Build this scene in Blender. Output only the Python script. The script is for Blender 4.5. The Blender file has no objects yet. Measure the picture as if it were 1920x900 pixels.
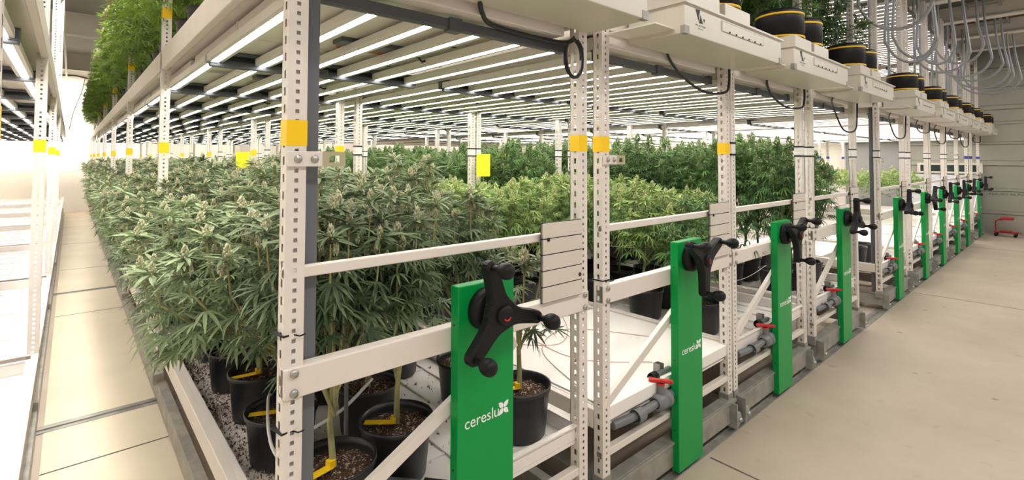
import bpy, bmesh, math, random
import numpy as np
from mathutils import Vector, Matrix
PI = math.pi
SC = bpy.context.scene
COL = SC.collection

# ------------------------------------------------------------------ camera
cam_d = bpy.data.cameras.new('camera')
cam = bpy.data.objects.new('camera', cam_d)
COL.objects.link(cam)
SC.camera = cam
cam_d.sensor_fit = 'HORIZONTAL'
cam_d.sensor_width = 36.0
cam_d.lens = 36.0 * 935.0 / 1920.0
cam_d.shift_y = -(450.0 - 269.9) / 1920.0
cam_d.clip_start = 0.05
cam_d.clip_end = 200
_yaw, _pit, _rol = math.radians(48.4816), math.radians(1.7945), math.radians(0.1794)
_f = Vector((math.cos(_yaw) * math.cos(_pit), math.sin(_yaw) * math.cos(_pit), math.sin(_pit)))
_r = Vector((math.sin(_yaw), -math.cos(_yaw), 0))
_u = _r.cross(_f)
_r2 = math.cos(_rol) * _r + math.sin(_rol) * _u
_u2 = _r2.cross(_f)
_m = Matrix((_r2, _u2, -_f)).transposed().to_4x4()
_m.translation = Vector((0, 0, 1.7))
cam.matrix_world = _m

# ------------------------------------------------------------------ world, lamps, exposure
w = bpy.data.worlds.new('world')
SC.world = w
w.use_nodes = True
w.node_tree.nodes['Background'].inputs['Color'].default_value = (1.0, 0.95, 0.90, 1)
w.node_tree.nodes['Background'].inputs['Strength'].default_value = 0.40
LED_STRENGTH = 15.5
LED_UP_STRENGTH = 6.0
def area(name, loc, sx, sy, power, color=(1, .95, .88), rot=(0, 0, 0)):
    d = bpy.data.lights.new(name, 'AREA')
    d.shape = 'RECTANGLE'; d.size = sx; d.size_y = sy; d.energy = power; d.color = color
    o = bpy.data.objects.new(name, d); COL.objects.link(o)
    o.location = loc; o.rotation_euler = rot
    return o
# ceiling luminaires over the walkway in front of the racks (above and behind the camera)
for i, (x, y) in enumerate([(-.5, -1.2), (3.0, -1.2), (6.5, -1.2), (10.0, -1.2), (13.5, -1.2)]):
    area('unseen_ceiling_light', (x, y, 4.35), 2.4, .5, 56)
area('unseen_ceiling_light', (.17, 5.6, 4.38), .35, 9.0, 330)          # added fill light over the narrow aisle, brightens the left side
area('unseen_ceiling_light', (-1.6, 19.7, 4.30), 1.2, .5, 120)  # added fill light for the left end of the back wall
for x in (-.6, 1.3, 4.0, 7.5, 11.0, 14.5):
    area('unseen_ceiling_light', (x, 19.7, 4.30), 1.2, .5, 85)              # added fill lights that brighten the end wall
for y in (7.0, 11.5, 15.5):
    area('unseen_ceiling_light', (15.4, y, 4.30), .5, 1.6, 120)              # added fill lights that brighten the far right wall
SC.view_settings.view_transform = 'Standard'
SC.view_settings.look = 'None'
SC.view_settings.gamma = 1.0
SC.view_settings.use_curve_mapping = False
SC.view_settings.exposure = 0.4
SC.cycles.max_bounces = 8
SC.cycles.diffuse_bounces = 4
SC.cycles.glossy_bounces = 3
SC.cycles.transmission_bounces = 3
SC.cycles.caustics_reflective = False
SC.cycles.caustics_refractive = False
SC.cycles.sample_clamp_indirect = 4.0

# ------------------------------------------------------------------ materials
MATS = {}
def mat(name, col, rough=.5, metal=0.0, var=0.0, scale=6.0, col2=None, bump=0.0, spec=.5, coat=0.0):
    if name in MATS: return MATS[name]
    m = bpy.data.materials.new(name); MATS[name] = m
    m.use_nodes = True
    nt = m.node_tree; b = nt.nodes['Principled BSDF']
    b.inputs['Base Color'].default_value = (*col, 1)
    b.inputs['Roughness'].default_value = rough
    b.inputs['Metallic'].default_value = metal
    b.inputs['Specular IOR Level'].default_value = spec
    if coat: b.inputs['Coat Weight'].default_value = coat
    if var > 0 or col2:
        tc = nt.nodes.new('ShaderNodeTexCoord'); n = nt.nodes.new('ShaderNodeTexNoise')
        n.inputs['Scale'].default_value = scale; n.inputs['Detail'].default_value = 6
        r = nt.nodes.new('ShaderNodeValToRGB')
        c2 = col2 or tuple(max(0, c * (1 - var)) for c in col)
        r.color_ramp.elements[0].position = .35; r.color_ramp.elements[0].color = (*c2, 1)
        r.color_ramp.elements[1].position = .65; r.color_ramp.elements[1].color = (*col, 1)
        nt.links.new(tc.outputs['Object'], n.inputs['Vector'])
        nt.links.new(n.outputs['Fac'], r.inputs['Fac'])
        nt.links.new(r.outputs['Color'], b.inputs['Base Color'])
        if bump:
            bp = nt.nodes.new('ShaderNodeBump'); bp.inputs['Strength'].default_value = bump
            bp.inputs['Distance'].default_value = .01
            nt.links.new(n.outputs['Fac'], bp.inputs['Height']); nt.links.new(bp.outputs['Normal'], b.inputs['Normal'])
    return m
def emis(name, col, s):
    m = bpy.data.materials.new(name); MATS[name] = m
    m.use_nodes = True; nt = m.node_tree
    b = nt.nodes['Principled BSDF']
    b.inputs['Base Color'].default_value = (.8, .8, .8, 1)
    b.inputs['Emission Color'].default_value = (*col, 1)
    b.inputs['Emission Strength'].default_value = s
    return m

STEEL = mat('white_powder_coat', (.80, .745, .685), .42, var=.05, scale=9)
STEELB = mat('white_beam_coat', (.80, .735, .67), .45, var=.04, scale=5)
GALV = mat('galvanised_steel', (.50, .49, .45), .38, metal=.75, var=.25, scale=14)
GALVD = mat('dull_galvanised', (.42, .41, .37), .5, metal=.4, var=.3, scale=10)
DARKP = mat('dark_grey_coat', (.085, .093, .105), .42, var=.1, scale=8)
BLACK = mat('black_plastic', (.006, .0065, .008), .48, var=.2, scale=20, spec=.3)
POT = mat('black_pot_plastic', (.013, .014, .018), .38, var=.2, scale=10)
CABLE = mat('black_cable', (.012, .014, .018), .45)
GREEN = mat('green_panel_paint', (.0, .310, .060), .36, var=.03, scale=3, spec=.3)
WHITEL = mat('white_lettering', (.92, .94, .92), .5)
YELT = mat('yellow_tape', (.98, .62, .0), .45)
YELS = mat('yellow_sticky_card', (.95, .90, .02), .6)
YELB = mat('yellow_band', (.83, .50, .015), .45)
YTAG = mat('yellow_plant_tag', (.95, .62, .01), .5)
BLUET = mat('blue_tape', (.03, .05, .30), .5)
WHT = mat('white_tape', (.82, .80, .77), .5)
RED = mat('red_plastic', (.55, .02, .02), .4, var=.1)
REDP = mat('red_paint', (.42, .018, .018), .4, var=.15, scale=20)
TRAYM = mat('white_tray_plastic', (.86, .80, .76), .35, var=.05, scale=4)
COVER = mat('white_cover_sheet', (.90, .86, .82), .4, var=.03, scale=3)
PVC = mat('grey_pvc', (.17, .18, .19), .38, var=.1)
CONDUIT = mat('grey_flexible_conduit', (.30, .31, .33), .4, metal=.2)
PLEN = mat('cream_sheet_metal', (.66, .62, .55), .30, var=.04, scale=3)
PLATE = mat('glossy_deck_sheet', (.84, .79, .72), .24, metal=.05, var=.06, scale=5)
DUCT = mat('white_duct_sheet', (.86, .81, .75), .4, var=.05, scale=4)
SLAT = mat('beige_slat_board', (.70, .635, .555), .5, var=.04, scale=7)
GROOVE = mat('dark_groove', (.03, .03, .03), .8)
ORANGE = mat('brown_driver_cover', (.38, .11, .04), .5, var=.2)
STEM = mat('pale_plant_stem', (.40, .38, .17), .6, var=.25, scale=30)
STEMD = mat('green_plant_stem', (.16, .20, .07), .6, var=.25, scale=30)
PURPLE = mat('dark_purple_plastic', (.085, .01, .04), .4)
PINKT = mat('clear_pink_tubing', (.62, .42, .38), .4)
PAPER = mat('white_label', (.75, .75, .75), .5)
STRING = mat('white_trellis_string', (.80, .80, .76), .6)
DOORG = mat('grey_door_paint', (.30, .295, .285), .4, var=.05)
GLASSD = mat('dark_window_glass', (.03, .045, .045), .08)
LED = emis('led_strip_glow', (1.0, .945, .89), LED_STRENGTH)
LEDU = emis('upper_led_strip_glow', (1.0, .945, .89), LED_UP_STRENGTH)
LEDBODY = mat('white_led_housing', (.80, .76, .72), .35)

def soil_mat():
    m = bpy.data.materials.new('potting_soil'); m.use_nodes = True; nt = m.node_tree; b = nt.nodes['Principled BSDF']
    b.inputs['Roughness'].default_value = .95
    tc = nt.nodes.new('ShaderNodeTexCoord'); v = nt.nodes.new('ShaderNodeTexVoronoi'); v.inputs['Scale'].default_value = 170
    r = nt.nodes.new('ShaderNodeValToRGB'); cr = r.color_ramp
    cr.elements[0].position = 0; cr.elements[0].color = (.030, .013, .006, 1)
    cr.elements[1].position = .84; cr.elements[1].color = (.125, .058, .026, 1)
    e = cr.elements.new(.90); e.color = (.50, .42, .34, 1)
    s = nt.nodes.new('ShaderNodeSeparateColor')
    nt.links.new(tc.outputs['Object'], v.inputs['Vector']); nt.links.new(v.outputs['Color'], s.inputs['Color'])
    nt.links.new(s.outputs['Red'], r.inputs['Fac']); nt.links.new(r.outputs['Color'], b.inputs['Base Color'])
    bp = nt.nodes.new('ShaderNodeBump'); bp.inputs['Strength'].default_value = .8; bp.inputs['Distance'].default_value = .01
    nt.links.new(v.outputs['Distance'], bp.inputs['Height']); nt.links.new(bp.outputs['Normal'], b.inputs['Normal'])
    return m
SOIL = soil_mat()

def leaf_mat(name, c_dark, c_light, transl=.22, rough=.55):
    m = bpy.data.materials.new(name); m.use_nodes = True; nt = m.node_tree; b = nt.nodes['Principled BSDF']
    out = nt.nodes['Material Output']
    a = nt.nodes.new('ShaderNodeAttribute'); a.attribute_name = 'tint'
    oi = nt.nodes.new('ShaderNodeObjectInfo')
    ad = nt.nodes.new('ShaderNodeMath'); ad.operation = 'MULTIPLY_ADD'
    ad.inputs[1].default_value = .35; nt.links.new(oi.outputs['Random'], ad.inputs[0]); nt.links.new(a.outputs['Fac'], ad.inputs[2])
    r = nt.nodes.new('ShaderNodeValToRGB'); cr = r.color_ramp
    cr.elements[0].position = .15; cr.elements[0].color = (*c_dark, 1)
    cr.elements[1].position = 1.15 if False else 1.0; cr.elements[1].color = (*c_light, 1)
    nt.links.new(ad.outputs[0], r.inputs['Fac'])
    nt.links.new(r.outputs['Color'], b.inputs['Base Color'])
    b.inputs['Roughness'].default_value = rough
    b.inputs['Specular IOR Level'].default_value = .35
    t = nt.nodes.new('ShaderNodeBsdfTranslucent'); nt.links.new(r.outputs['Color'], t.inputs['Color'])
    mx = nt.nodes.new('ShaderNodeMixShader'); mx.inputs[0].default_value = transl
    nt.links.new(b.outputs[0], mx.inputs[1]); nt.links.new(t.outputs[0], mx.inputs[2]); nt.links.new(mx.outputs[0], out.inputs['Surface'])
    return m
LEAF = {'grey': leaf_mat('grey_green_leaf', (.022, .050, .020), (.30, .38, .20)),
        'bright': leaf_mat('bright_green_leaf', (.035, .120, .022), (.46, .60, .20)),
        'deep': leaf_mat('deep_green_leaf', (.016, .070, .026), (.20, .36, .11)),
        'upper': leaf_mat('upper_deck_leaf', (.018, .070, .010), (.22, .34, .035))}
BUD = {'grey': mat('pale_flower_bud', (.66, .64, .42), .8, var=.5, scale=60, bump=.5),
       'bright': mat('lime_flower_bud', (.50, .56, .24), .8, var=.45, scale=60, bump=.5),
       'deep': mat('green_flower_bud', (.26, .36, .15), .8, var=.5, scale=60, bump=.5),
       'upper': mat('tan_flower_bud', (.42, .38, .20), .8, var=.45, scale=60, bump=.5)}

# ------------------------------------------------------------------ mesh builder
class MB:
    def __init__(s): s.v = []; s.f = []; s.mi = []; s.sm = []; s.mats = []
    def m(s, mt):
        if mt not in s.mats: s.mats.append(mt)
        return s.mats.index(mt)
    def add(s, vs, fs, mt, smooth=False):
        o = len(s.v); k = s.m(mt); s.v += [tuple(p) for p in vs]
        for f in fs: s.f.append([o + i for i in f]); s.mi.append(k); s.sm.append(smooth)
        return s
    def box(s, x0, x1, y0, y1, z0, z1, mt, b=0.0):
        if b <= 0:
            vs = [(x, y, z) for z in (z0, z1) for y in (y0, y1) for x in (x0, x1)]
            fs = [(0, 2, 3, 1), (4, 5, 7, 6), (0, 1, 5, 4), (2, 6, 7, 3), (0, 4, 6, 2), (1, 3, 7, 5)]
            return s.add(vs, fs, mt)
        b = min(b, (x1 - x0) * .45, (y1 - y0) * .45, (z1 - z0) * .45)
        bm = bmesh.new()
        for z in (z0, z1):
            for y in (y0, y1):
                for x in (x0, x1): bm.verts.new((x, y, z))
        bm.verts.ensure_lookup_table()
        for f in [(0, 2, 3, 1), (4, 5, 7, 6), (0, 1, 5, 4), (2, 6, 7, 3), (0, 4, 6, 2), (1, 3, 7, 5)]:
            bm.faces.new([bm.verts[i] for i in f])
        bmesh.ops.bevel(bm, geom=bm.edges[:], offset=b, segments=2, affect='EDGES', profile=.5)
        bm.verts.index_update()
        s.add([v.co for v in bm.verts], [[v.index for v in f.verts] for f in bm.faces], mt); bm.free()
        return s
    def obox(s, c, ax, ay, az, mt):          # oriented box: half axes
        c, ax, ay, az = map(Vector, (c, ax, ay, az))
        vs = [c + ax * i + ay * j + az * k for k in (-1, 1) for j in (-1, 1) for i in (-1, 1)]
        return s.add(vs, [(0, 2, 3, 1), (4, 5, 7, 6), (0, 1, 5, 4), (2, 6, 7, 3), (0, 4, 6, 2), (1, 3, 7, 5)], mt)
    def bar(s, p0, p1, w, h, mt, side=(0, 1, 0)):   # bar from p0 to p1, w along side
        p0, p1, sd = Vector(p0), Vector(p1), Vector(side)
        d = p1 - p0; n = d.normalized().cross(sd).normalized()
        return s.obox((p0 + p1) / 2, d / 2, sd * w / 2, n * h / 2, mt)
    def tube(s, pts, r, mt, n=8, cap=True, smooth=True):
        pts = [Vector(p) for p in pts]; rr = r if isinstance(r, (list, tuple)) else [r] * len(pts)
        vs = []; prev = None
        for i, p in enumerate(pts):
            t = (pts[min(i + 1, len(pts) - 1)] - pts[max(i - 1, 0)]).normalized()
            if prev is None:
                a = Vector((0, 0, 1)) if abs(t.z) < .9 else Vector((1, 0, 0))
                a = (a - t * a.dot(t)).normalized()
            else: a = (prev - t * prev.dot(t)).normalized()
            prev = a; b = t.cross(a)
            for k in range(n):
                q = 2 * PI * k / n; vs.append(p + (a * math.cos(q) + b * math.sin(q)) * rr[i])
        fs = []
        for i in range(len(pts) - 1):
            for k in range(n):
                k2 = (k + 1) % n; fs.append((i * n + k, i * n + k2, (i + 1) * n + k2, (i + 1) * n + k))
        s.add(vs, fs, mt, smooth)
        if cap:
            s.add(vs[:n], [tuple(range(n))[::-1]], mt); s.add(vs[-n:], [tuple(range(n))], mt)
        return s
    def lathe(s, prof, mt, n=24, c=(0, 0, 0), axis='z', smooth=True):
        vs = []; fs = []
        for (r, h) in prof:
            for k in range(n):
                q = 2 * PI * k / n; x, y = r * math.cos(q), r * math.sin(q)
                p = (x, y, h) if axis == 'z' else ((x, h, y) if axis == 'y' else (h, x, y))
                vs.append((c[0] + p[0], c[1] + p[1], c[2] + p[2]))
        for i in range(len(prof) - 1):
            for k in range(n):
                k2 = (k + 1) % n; fs.append((i * n + k, i * n + k2, (i + 1) * n + k2, (i + 1) * n + k))
        return s.add(vs, fs, mt, smooth)
    def prism(s, poly, y0, y1, mt, smooth=False):   # polygon in XZ extruded along Y
        n = len(poly); vs = [(x, y0, z) for x, z in poly] + [(x, y1, z) for x, z in poly]
        s.add(vs, [tuple(range(n)), tuple(range(n, 2 * n))[::-1]], mt)
        return s.add(vs, [(i, n + i, n + (i + 1) % n, (i + 1) % n) for i in range(n)], mt, smooth)
    def mesh(s, name):
        me = bpy.data.meshes.new(name); me.from_pydata([tuple(v) for v in s.v], [], s.f)
        for k in s.mats: me.materials.append(k)
        me.polygons.foreach_set('material_index', s.mi); me.polygons.foreach_set('use_smooth', s.sm)
        me.update(); return me

CACHE = {}
def cached(key, fn):
    if key not in CACHE: CACHE[key] = fn()
    return CACHE[key]
def part(name, me, parent=None, loc=(0, 0, 0), rot=(0, 0, 0), label=None):
    if isinstance(me, MB): me = me.mesh(name)
    o = bpy.data.objects.new(name, me); COL.objects.link(o)
    o.location = loc; o.rotation_euler = rot
    if parent is not None: o.parent = parent
    if label: o['label'] = label
    return o
def tag(o, label, cat, group=None, kind=None):
    o['label'] = label; o['category'] = cat
    if group: o['group'] = group
    if kind: o['kind'] = kind
    return o
def thing(name, loc, label, cat, group=None, rz=0):
    o = bpy.data.objects.new(name, None); COL.objects.link(o); o.empty_display_size = .05
    o.location = loc; o.rotation_euler = (0, 0, rz)
    return tag(o, label, cat, group)
def struct(name, me):
    o = part(name, me); o['kind'] = 'structure'; return o
ORD = ['first', 'second', 'third', 'fourth', 'fifth', 'sixth', 'seventh', 'eighth', 'ninth', 'tenth', 'eleventh', 'twelfth', 'thirteenth', 'fourteenth', 'fifteenth', 'sixteenth', 'seventeenth', 'eighteenth', 'nineteenth', 'twentieth']

# ------------------------------------------------------------------ room shell
RX0, RX1, RY0, RY1, CZ = -3.2, 16.3, -2.6, 21.1, 4.47
def floor_mat():
    m = bpy.data.materials.new('sealed_concrete_floor'); m.use_nodes = True; nt = m.node_tree; b = nt.nodes['Principled BSDF']
    N = nt.nodes.new; L = nt.links.new
    tc = N('ShaderNodeTexCoord'); sx = N('ShaderNodeSeparateXYZ'); L(tc.outputs['Object'], sx.inputs[0])
    n1 = N('ShaderNodeTexNoise'); n1.inputs['Scale'].default_value = .9; n1.inputs['Detail'].default_value = 7; n1.inputs['Roughness'].default_value = .62
    L(tc.outputs['Object'], n1.inputs['Vector'])
    r1 = N('ShaderNodeValToRGB'); r1.color_ramp.elements[0].position = .3; r1.color_ramp.elements[0].color = (.45, .375, .295, 1)
    r1.color_ramp.elements[1].position = .72; r1.color_ramp.elements[1].color = (.60, .51, .415, 1); L(n1.outputs['Fac'], r1.inputs[0])
    n2 = N('ShaderNodeTexNoise'); n2.inputs['Scale'].default_value = 7; n2.inputs['Detail'].default_value = 5; L(tc.outputs['Object'], n2.inputs['Vector'])
    r2 = N('ShaderNodeValToRGB'); r2.color_ramp.elements[0].position = .20; r2.color_ramp.elements[0].color = (.55, .52, .48, 1)
    r2.color_ramp.elements[1].position = .36; r2.color_ramp.elements[1].color = (1, 1, 1, 1); L(n2.outputs['Fac'], r2.inputs[0])
    mx = N('ShaderNodeMix'); mx.data_type = 'RGBA'; mx.blend_type = 'MULTIPLY'; mx.inputs[0].default_value = .7
    L(r1.outputs[0], mx.inputs[6]); L(r2.outputs[0], mx.inputs[7])
    # small dark scuffs
    n3 = N('ShaderNodeTexVoronoi'); n3.inputs['Scale'].default_value = 2.3; L(tc.outputs['Object'], n3.inputs['Vector'])
    r3 = N('ShaderNodeValToRGB'); r3.color_ramp.elements[0].position = .035; r3.color_ramp.elements[0].color = (.42, .38, .33, 1)
    r3.color_ramp.elements[1].position = .06; r3.color_ramp.elements[1].color = (1, 1, 1, 1); L(n3.outputs['Distance'], r3.inputs[0])
    mx2 = N('ShaderNodeMix'); mx2.data_type = 'RGBA'; mx2.blend_type = 'MULTIPLY'; mx2.inputs[0].default_value = .8
    L(mx.outputs[2], mx2.inputs[6]); L(r3.outputs[0], mx2.inputs[7])
    L(mx2.outputs[2], b.inputs['Base Color'])
    b.inputs['Roughness'].default_value = .48
    b.inputs['Specular IOR Level'].default_value = .35
    return m
FLOOR = floor_mat()
fl = MB(); fl.box(RX0, RX1 + .3, RY0, RY1 + .3, -.12, 0, FLOOR); struct('floor', fl)
af = MB(); af.box(-.085, .49, .5, 20.9, 0, .003, mat('cream_floor_coat', (.80, .70, .53), .55, var=.10, scale=1.7, bump=.02)); struct('floor_2', af)
JOINT = mat('dark_floor_joint', (.16, .135, .11), .9, var=.4, scale=30)
k = 0
jt = MB()
for x in (2.78, 8.2, 13.4): jt.box(x - .006, x + .006, RY0, 1.42, 0, .0012, JOINT)
for y in (3.71, 7.26, 10.2, 13.25, 16.45, 19.0): jt.box(-.085, .49, y - .006, y + .006, .003, .0042, JOINT)
struct('trim_1', jt)
# steel rails let into the floor, running across under the racks
RAIL_Y = (1.50, 4.31, 8.47)
for i, y in enumerate(RAIL_Y):
    rm = MB(); rm.box(-1.5, 16.0, y - .055, y + .055, 0, .006, GALVD); rm.box(-1.5, 16.0, y - .014, y + .014, .006, .014, GALV)
    struct('trim_%d' % (i + 2), rm)
WALLW = mat('cream_wall_paint', (.84, .79, .70), .6, var=.03, scale=2)
wb = MB(); wb.box(RX0, RX1 + .3, RY1, RY1 + .15, 0, CZ + .3, WALLW); struct('wall_back', wb)
wl = MB(); wl.box(RX0 - .15, RX0, RY0, RY1 + .15, 0, CZ + .3, WALLW); struct('wall_left', wl)
MWALL = mat('galvanised_wall_sheet', (.44, .435, .385), .32, metal=.55, var=.10, scale=1.3)
# right wall: ribbed metal sheet
def ribbed():
    mb = MB(); prof = []
    zs = [(0, 0), (.45, 0), (.47, .025), (.52, .025), (.54, 0), (.98, 0), (1.0, .02), (1.05, .02), (1.07, 0), (1.58, 0), (1.60, .05), (1.70, .05), (1.72, 0), (2.08, 0), (2.10, .03), (2.14, .03), (2.16, 0), (2.55, 0), (2.57, .02), (2.62, .02), (2.64, 0), (2.90, 0), (2.92, .04), (3.0, .04), (3.02, 0), (3.35, 0), (3.37, .02), (3.42, .02), (3.44, 0), (3.80, 0), (3.82, .03), (3.88, .03), (3.9, 0), (CZ + .3, 0)]
    vs = []
    for z, d in zs: vs += [(RX1 - d, RY0, z), (RX1 - d, 2.95, z)]
    fs = [(2 * i, 2 * i + 1, 2 * i + 3, 2 * i + 2) for i in range(len(zs) - 1)]
    mb.add(vs, fs, MWALL)
    mb.box(RX1 + .01, RX1 + .16, RY0, 2.95, 0, CZ + .3, MWALL)
    mb.box(RX1, RX1 + .16, 2.95, RY1, 0, CZ + .3, WALLW)
    return mb
struct('wall_right', ribbed())
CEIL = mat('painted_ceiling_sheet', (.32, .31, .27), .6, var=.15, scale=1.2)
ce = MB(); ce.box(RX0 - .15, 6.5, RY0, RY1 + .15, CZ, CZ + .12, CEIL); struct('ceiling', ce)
ce = MB(); ce.box(6.5, RX1 + .3, RY0, RY1 + .15, CZ, CZ + .12, mat('shaded_ceiling_sheet', (.085, .088, .068), .6, var=.2, scale=1.2)); struct('ceiling_2', ce)  # right part of the same ceiling, its dimmer light put into the colour
PURL = mat('pale_purlin_coat', (.70, .66, .58), .5, var=.06, scale=3)
n = 5
for y in (2.4, 7.4, 12.6, 17.6):
    pm = MB(); pm.box(RX0, RX1, y - .06, y + .06, CZ - .42, CZ, PURL)
    pm.box(RX0, RX1, y - .12, y + .12, CZ - .44, CZ - .42, PURL)
    struct('trim_%d' % n, pm); n += 1
for x in (10.2, 11.9, 13.6, 15.3):
    pm = MB(); pm.box(x - .05, x + .05, RY0, 2.3, CZ - .26, CZ, PURL); pm.box(x - .11, x + .11, RY0, 2.3, CZ - .28, CZ - .26, PURL)
    struct('trim_%d' % n, pm); n += 1
# grey doors in the right wall
def door(i, y0, y1, z1, leaf_split=True):
    d = MB(); d.box(RX1 - .10, RX1 - .03, y0, y1, 0, z1, DOORG, .004)
    if leaf_split: d.box(RX1 - .104, RX1 - .10, (y0 + y1) / 2 - .006, (y0 + y1) / 2 + .006, .02, z1 - .02, GROOVE)
    o = struct('door_%d' % i, d)
    fr = MB()
    fr.box(RX1 - .13, RX1 - .02, y0 - .07, y0, 0, z1 + .07, PURL); fr.box(RX1 - .13, RX1 - .02, y1, y1 + .07, 0, z1 + .07, PURL); fr.box(RX1 - .13, RX1 - .02, y0, y1, z1, z1 + .07, PURL)
    part('door_frame', fr, o)
    h = MB(); h.box(RX1 - .16, RX1 - .104, (y0 + y1) / 2 + .05, (y0 + y1) / 2 + .07, .95, 1.15, GALV, .004); part('door_handle', h, o)
door(1, 3.05, 4.25, 2.22)
door(2, 6.35, 7.05, 2.20, False)
win = MB(); win.box(RX1 - .10, RX1 - .05, 1.52, 2.62, 1.44, 1.60, GLASSD); wo = struct('window_1', win)
wf = MB(); wf.box(RX1 - .12, RX1 - .02, 1.46, 2.68, 1.60, 1.65, PURL); wf.box(RX1 - .12, RX1 - .02, 1.46, 2.68, 1.40, 1.44, PURL); wf.box(RX1 - .12, RX1 - .02, 1.46, 1.52, 1.44, 1.60, PURL); wf.box(RX1 - .12, RX1 - .02, 2.62, 2.68, 1.44, 1.60, PURL)
part('window_frame', wf, wo)

# text helper -----------------------------------------------------------
def text_mesh(txt, size, mt, extrude=.0, mirror=False, align='LEFT', space=1.0):
    c = bpy.data.curves.new('t', 'FONT'); c.body = txt; c.size = size; c.extrude = extrude; c.align_x = align; c.space_character = space
    c.resolution_u = 4
    o = bpy.data.objects.new('t', c); COL.objects.link(o)
    bpy.context.view_layer.update()
    me = bpy.data.meshes.new_from_object(o.evaluated_get(bpy.context.evaluated_depsgraph_get()))
    bpy.data.objects.remove(o); bpy.data.curves.remove(c)
    if mirror:
        for v in me.vertices: v.co.x = -v.co.x
        me.flip_normals()
    me.materials.clear(); me.materials.append(mt)
    return me
INK = mat('black_stencil_ink', (.04, .04, .04), .7)
# stencil on the right wall, reads backwards as in the photograph
tm = text_mesh('NUCOR AR G30-18GA', .068, INK, .0006, True, 'LEFT', 1.12)
# local x (mirrored, negative) -> world +Y side; facing -X
to = part('wall_stencil', tm, None, (RX1 - .003, .64, .905), (PI / 2, 0, -PI / 2))
tag(to, 'black mill stencil printed backwards on the grey metal wall', 'lettering')
wcab = thing('wall_cabinet', (RX1 - .16, 2.2, 0), 'pale grey metal cabinet against the metal wall below the dark window strip', 'cabinet')
c = MB(); c.box(-.16, .10, -.70, .70, .08, 1.36, mat('pale_cabinet_coat', (.60, .60, .62), .4), .006); c.box(-.15, .09, -.68, .68, 0, .08, GROOVE); part('body', c, wcab)
for s in (-1, 1):
    c = MB(); c.box(-.178, -.161, min(0, s * .69) + .01, max(0, s * .69) - .01, .12, 1.33, MATS['pale_cabinet_coat'], .004); dd = part('door', c, wcab)
    c = MB(); c.box(-.20, -.179, s * .06 - .008, s * .06 + .008, .72, .88, GALV, .003); part('handle', c, dd)

# ------------------------------------------------------------------ rack
W = 1.315          # rack width
YF = 1.485         # front plane of the uprights
PW = .055          # upright size
PZ0, PZ1 = .17, 4.15
NP = 8
PY = [YF + 2.72 * k for k in range(NP)]

def post_mesh(backed=False):
    mb = MB(); t = .0025
    def sheet(org, du, dn, us, hole_u, pitch, hh, z0, z1, flip):
        # vertical sheet: columns us along du, holes in column hole_u
        zs = [z0]; kind = []
        nrow = int((z1 - z0) / pitch)
        for r in range(nrow):
            zc = z0 + pitch * (r + .5)
            zs += [zc - hh / 2, zc + hh / 2]; kind += [0, 1]
        zs.append(z1); kind.append(0)
        for off in (0, t):
            o = Vector(org) + Vector(dn) * off
            vs = [o + Vector(du) * u + Vector((0, 0, z)) for z in zs for u in us]
            fs = []; nu = len(us)
            for r in range(len(zs) - 1):
                for c in range(nu - 1):
                    if kind[r] == 1 and c == hole_u: continue
                    q = (r * nu + c, r * nu + c + 1, (r + 1) * nu + c + 1, (r + 1) * nu + c)
                    fs.append(q)
            mb.add(vs, fs, STEEL)
    h = PZ1 - PZ0
    sheet((0, 0, 0), (1, 0, 0), (0, 1, 0), (0, .022, .033, PW), 1, .0285, .012, 0, h, False)
    sheet((0, 0, 0), (0, 1, 0), (1, 0, 0), (0, .018, .032, PW), 1, .05, .024, 0, h, False)
    sheet((PW, 0, 0), (0, 1, 0), (-1, 0, 0), (0, .018, .032, PW), 1, .05, .024, 0, h, False)
    # return lips at the open back
    mb.box(0, .012, PW - .0025, PW, 0, h, STEEL); mb.box(PW - .012, PW, PW - .0025, PW, 0, h, STEEL)
    mb.box(-.004, PW + .004, -.004, PW + .004, -.02, .05, GALVD)
    mb.box(-.002, PW + .002, -.002, PW + .002, h, h + .006, STEEL)
    if backed: mb.box(.010, .045, .009, .012, 0, h, STEEL)  # strip added behind the front holes so they read lighter
    return mb.mesh('post')
def band_mesh(kind):
    e = .0012
    def sleeve(z0, z1, mt, g=e):
        mb.box(-g, PW + g, -g, PW + g, z0, z1, mt)
    mb = MB()
    if kind == 'yellow': sleeve(-.037, .037, YELT)
    elif kind == 'blue': sleeve(-.03, .03, BLUET)
    else:
        sleeve(-.032, .032, WHT); sleeve(-.044, -.032, BLACK, e * 2); sleeve(.032, .044, BLACK, e * 2)
    return mb.mesh('tape_band')
def xbeam(z0, z1, y0, y1, mt=None, bolts=False):
    mb = MB(); mb.box(.0, W, y0, y1, z0, z1, mt or STEELB, .004)
    if bolts:
        for x in (.028, W - .028):
            for z in (z0 + .015, z1 - .015): mb.lathe([(0, -.008), (.011, -.008), (.012, -.004), (.012, 0)], GALV, 10, (x, y0, z), 'y')
    return mb.mesh('beam')
def star_r(th):
    # radius of a three armed star with blended arms (signed distance, smooth union)
    arms = [0, 2 * PI / 3, 4 * PI / 3]
    def sdf(x, y):
        ds = [math.hypot(x, y) - .048]
        for a in arms:
            ux, uy = math.cos(a), math.sin(a); t = min(max(x * ux + y * uy, 0), .175)
            ds.append(math.hypot(x - ux * t, y - uy * t) - (.030 - .007 * t / .175))
        kk = .035; s_ = sum(math.exp(-d / kk * 2.2) for d in ds); return -kk / 2.2 * math.log(s_)
    r = .23
    while r > .02 and sdf(r * math.cos(th), r * math.sin(th)) > 0: r -= .0012
    return r
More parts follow.
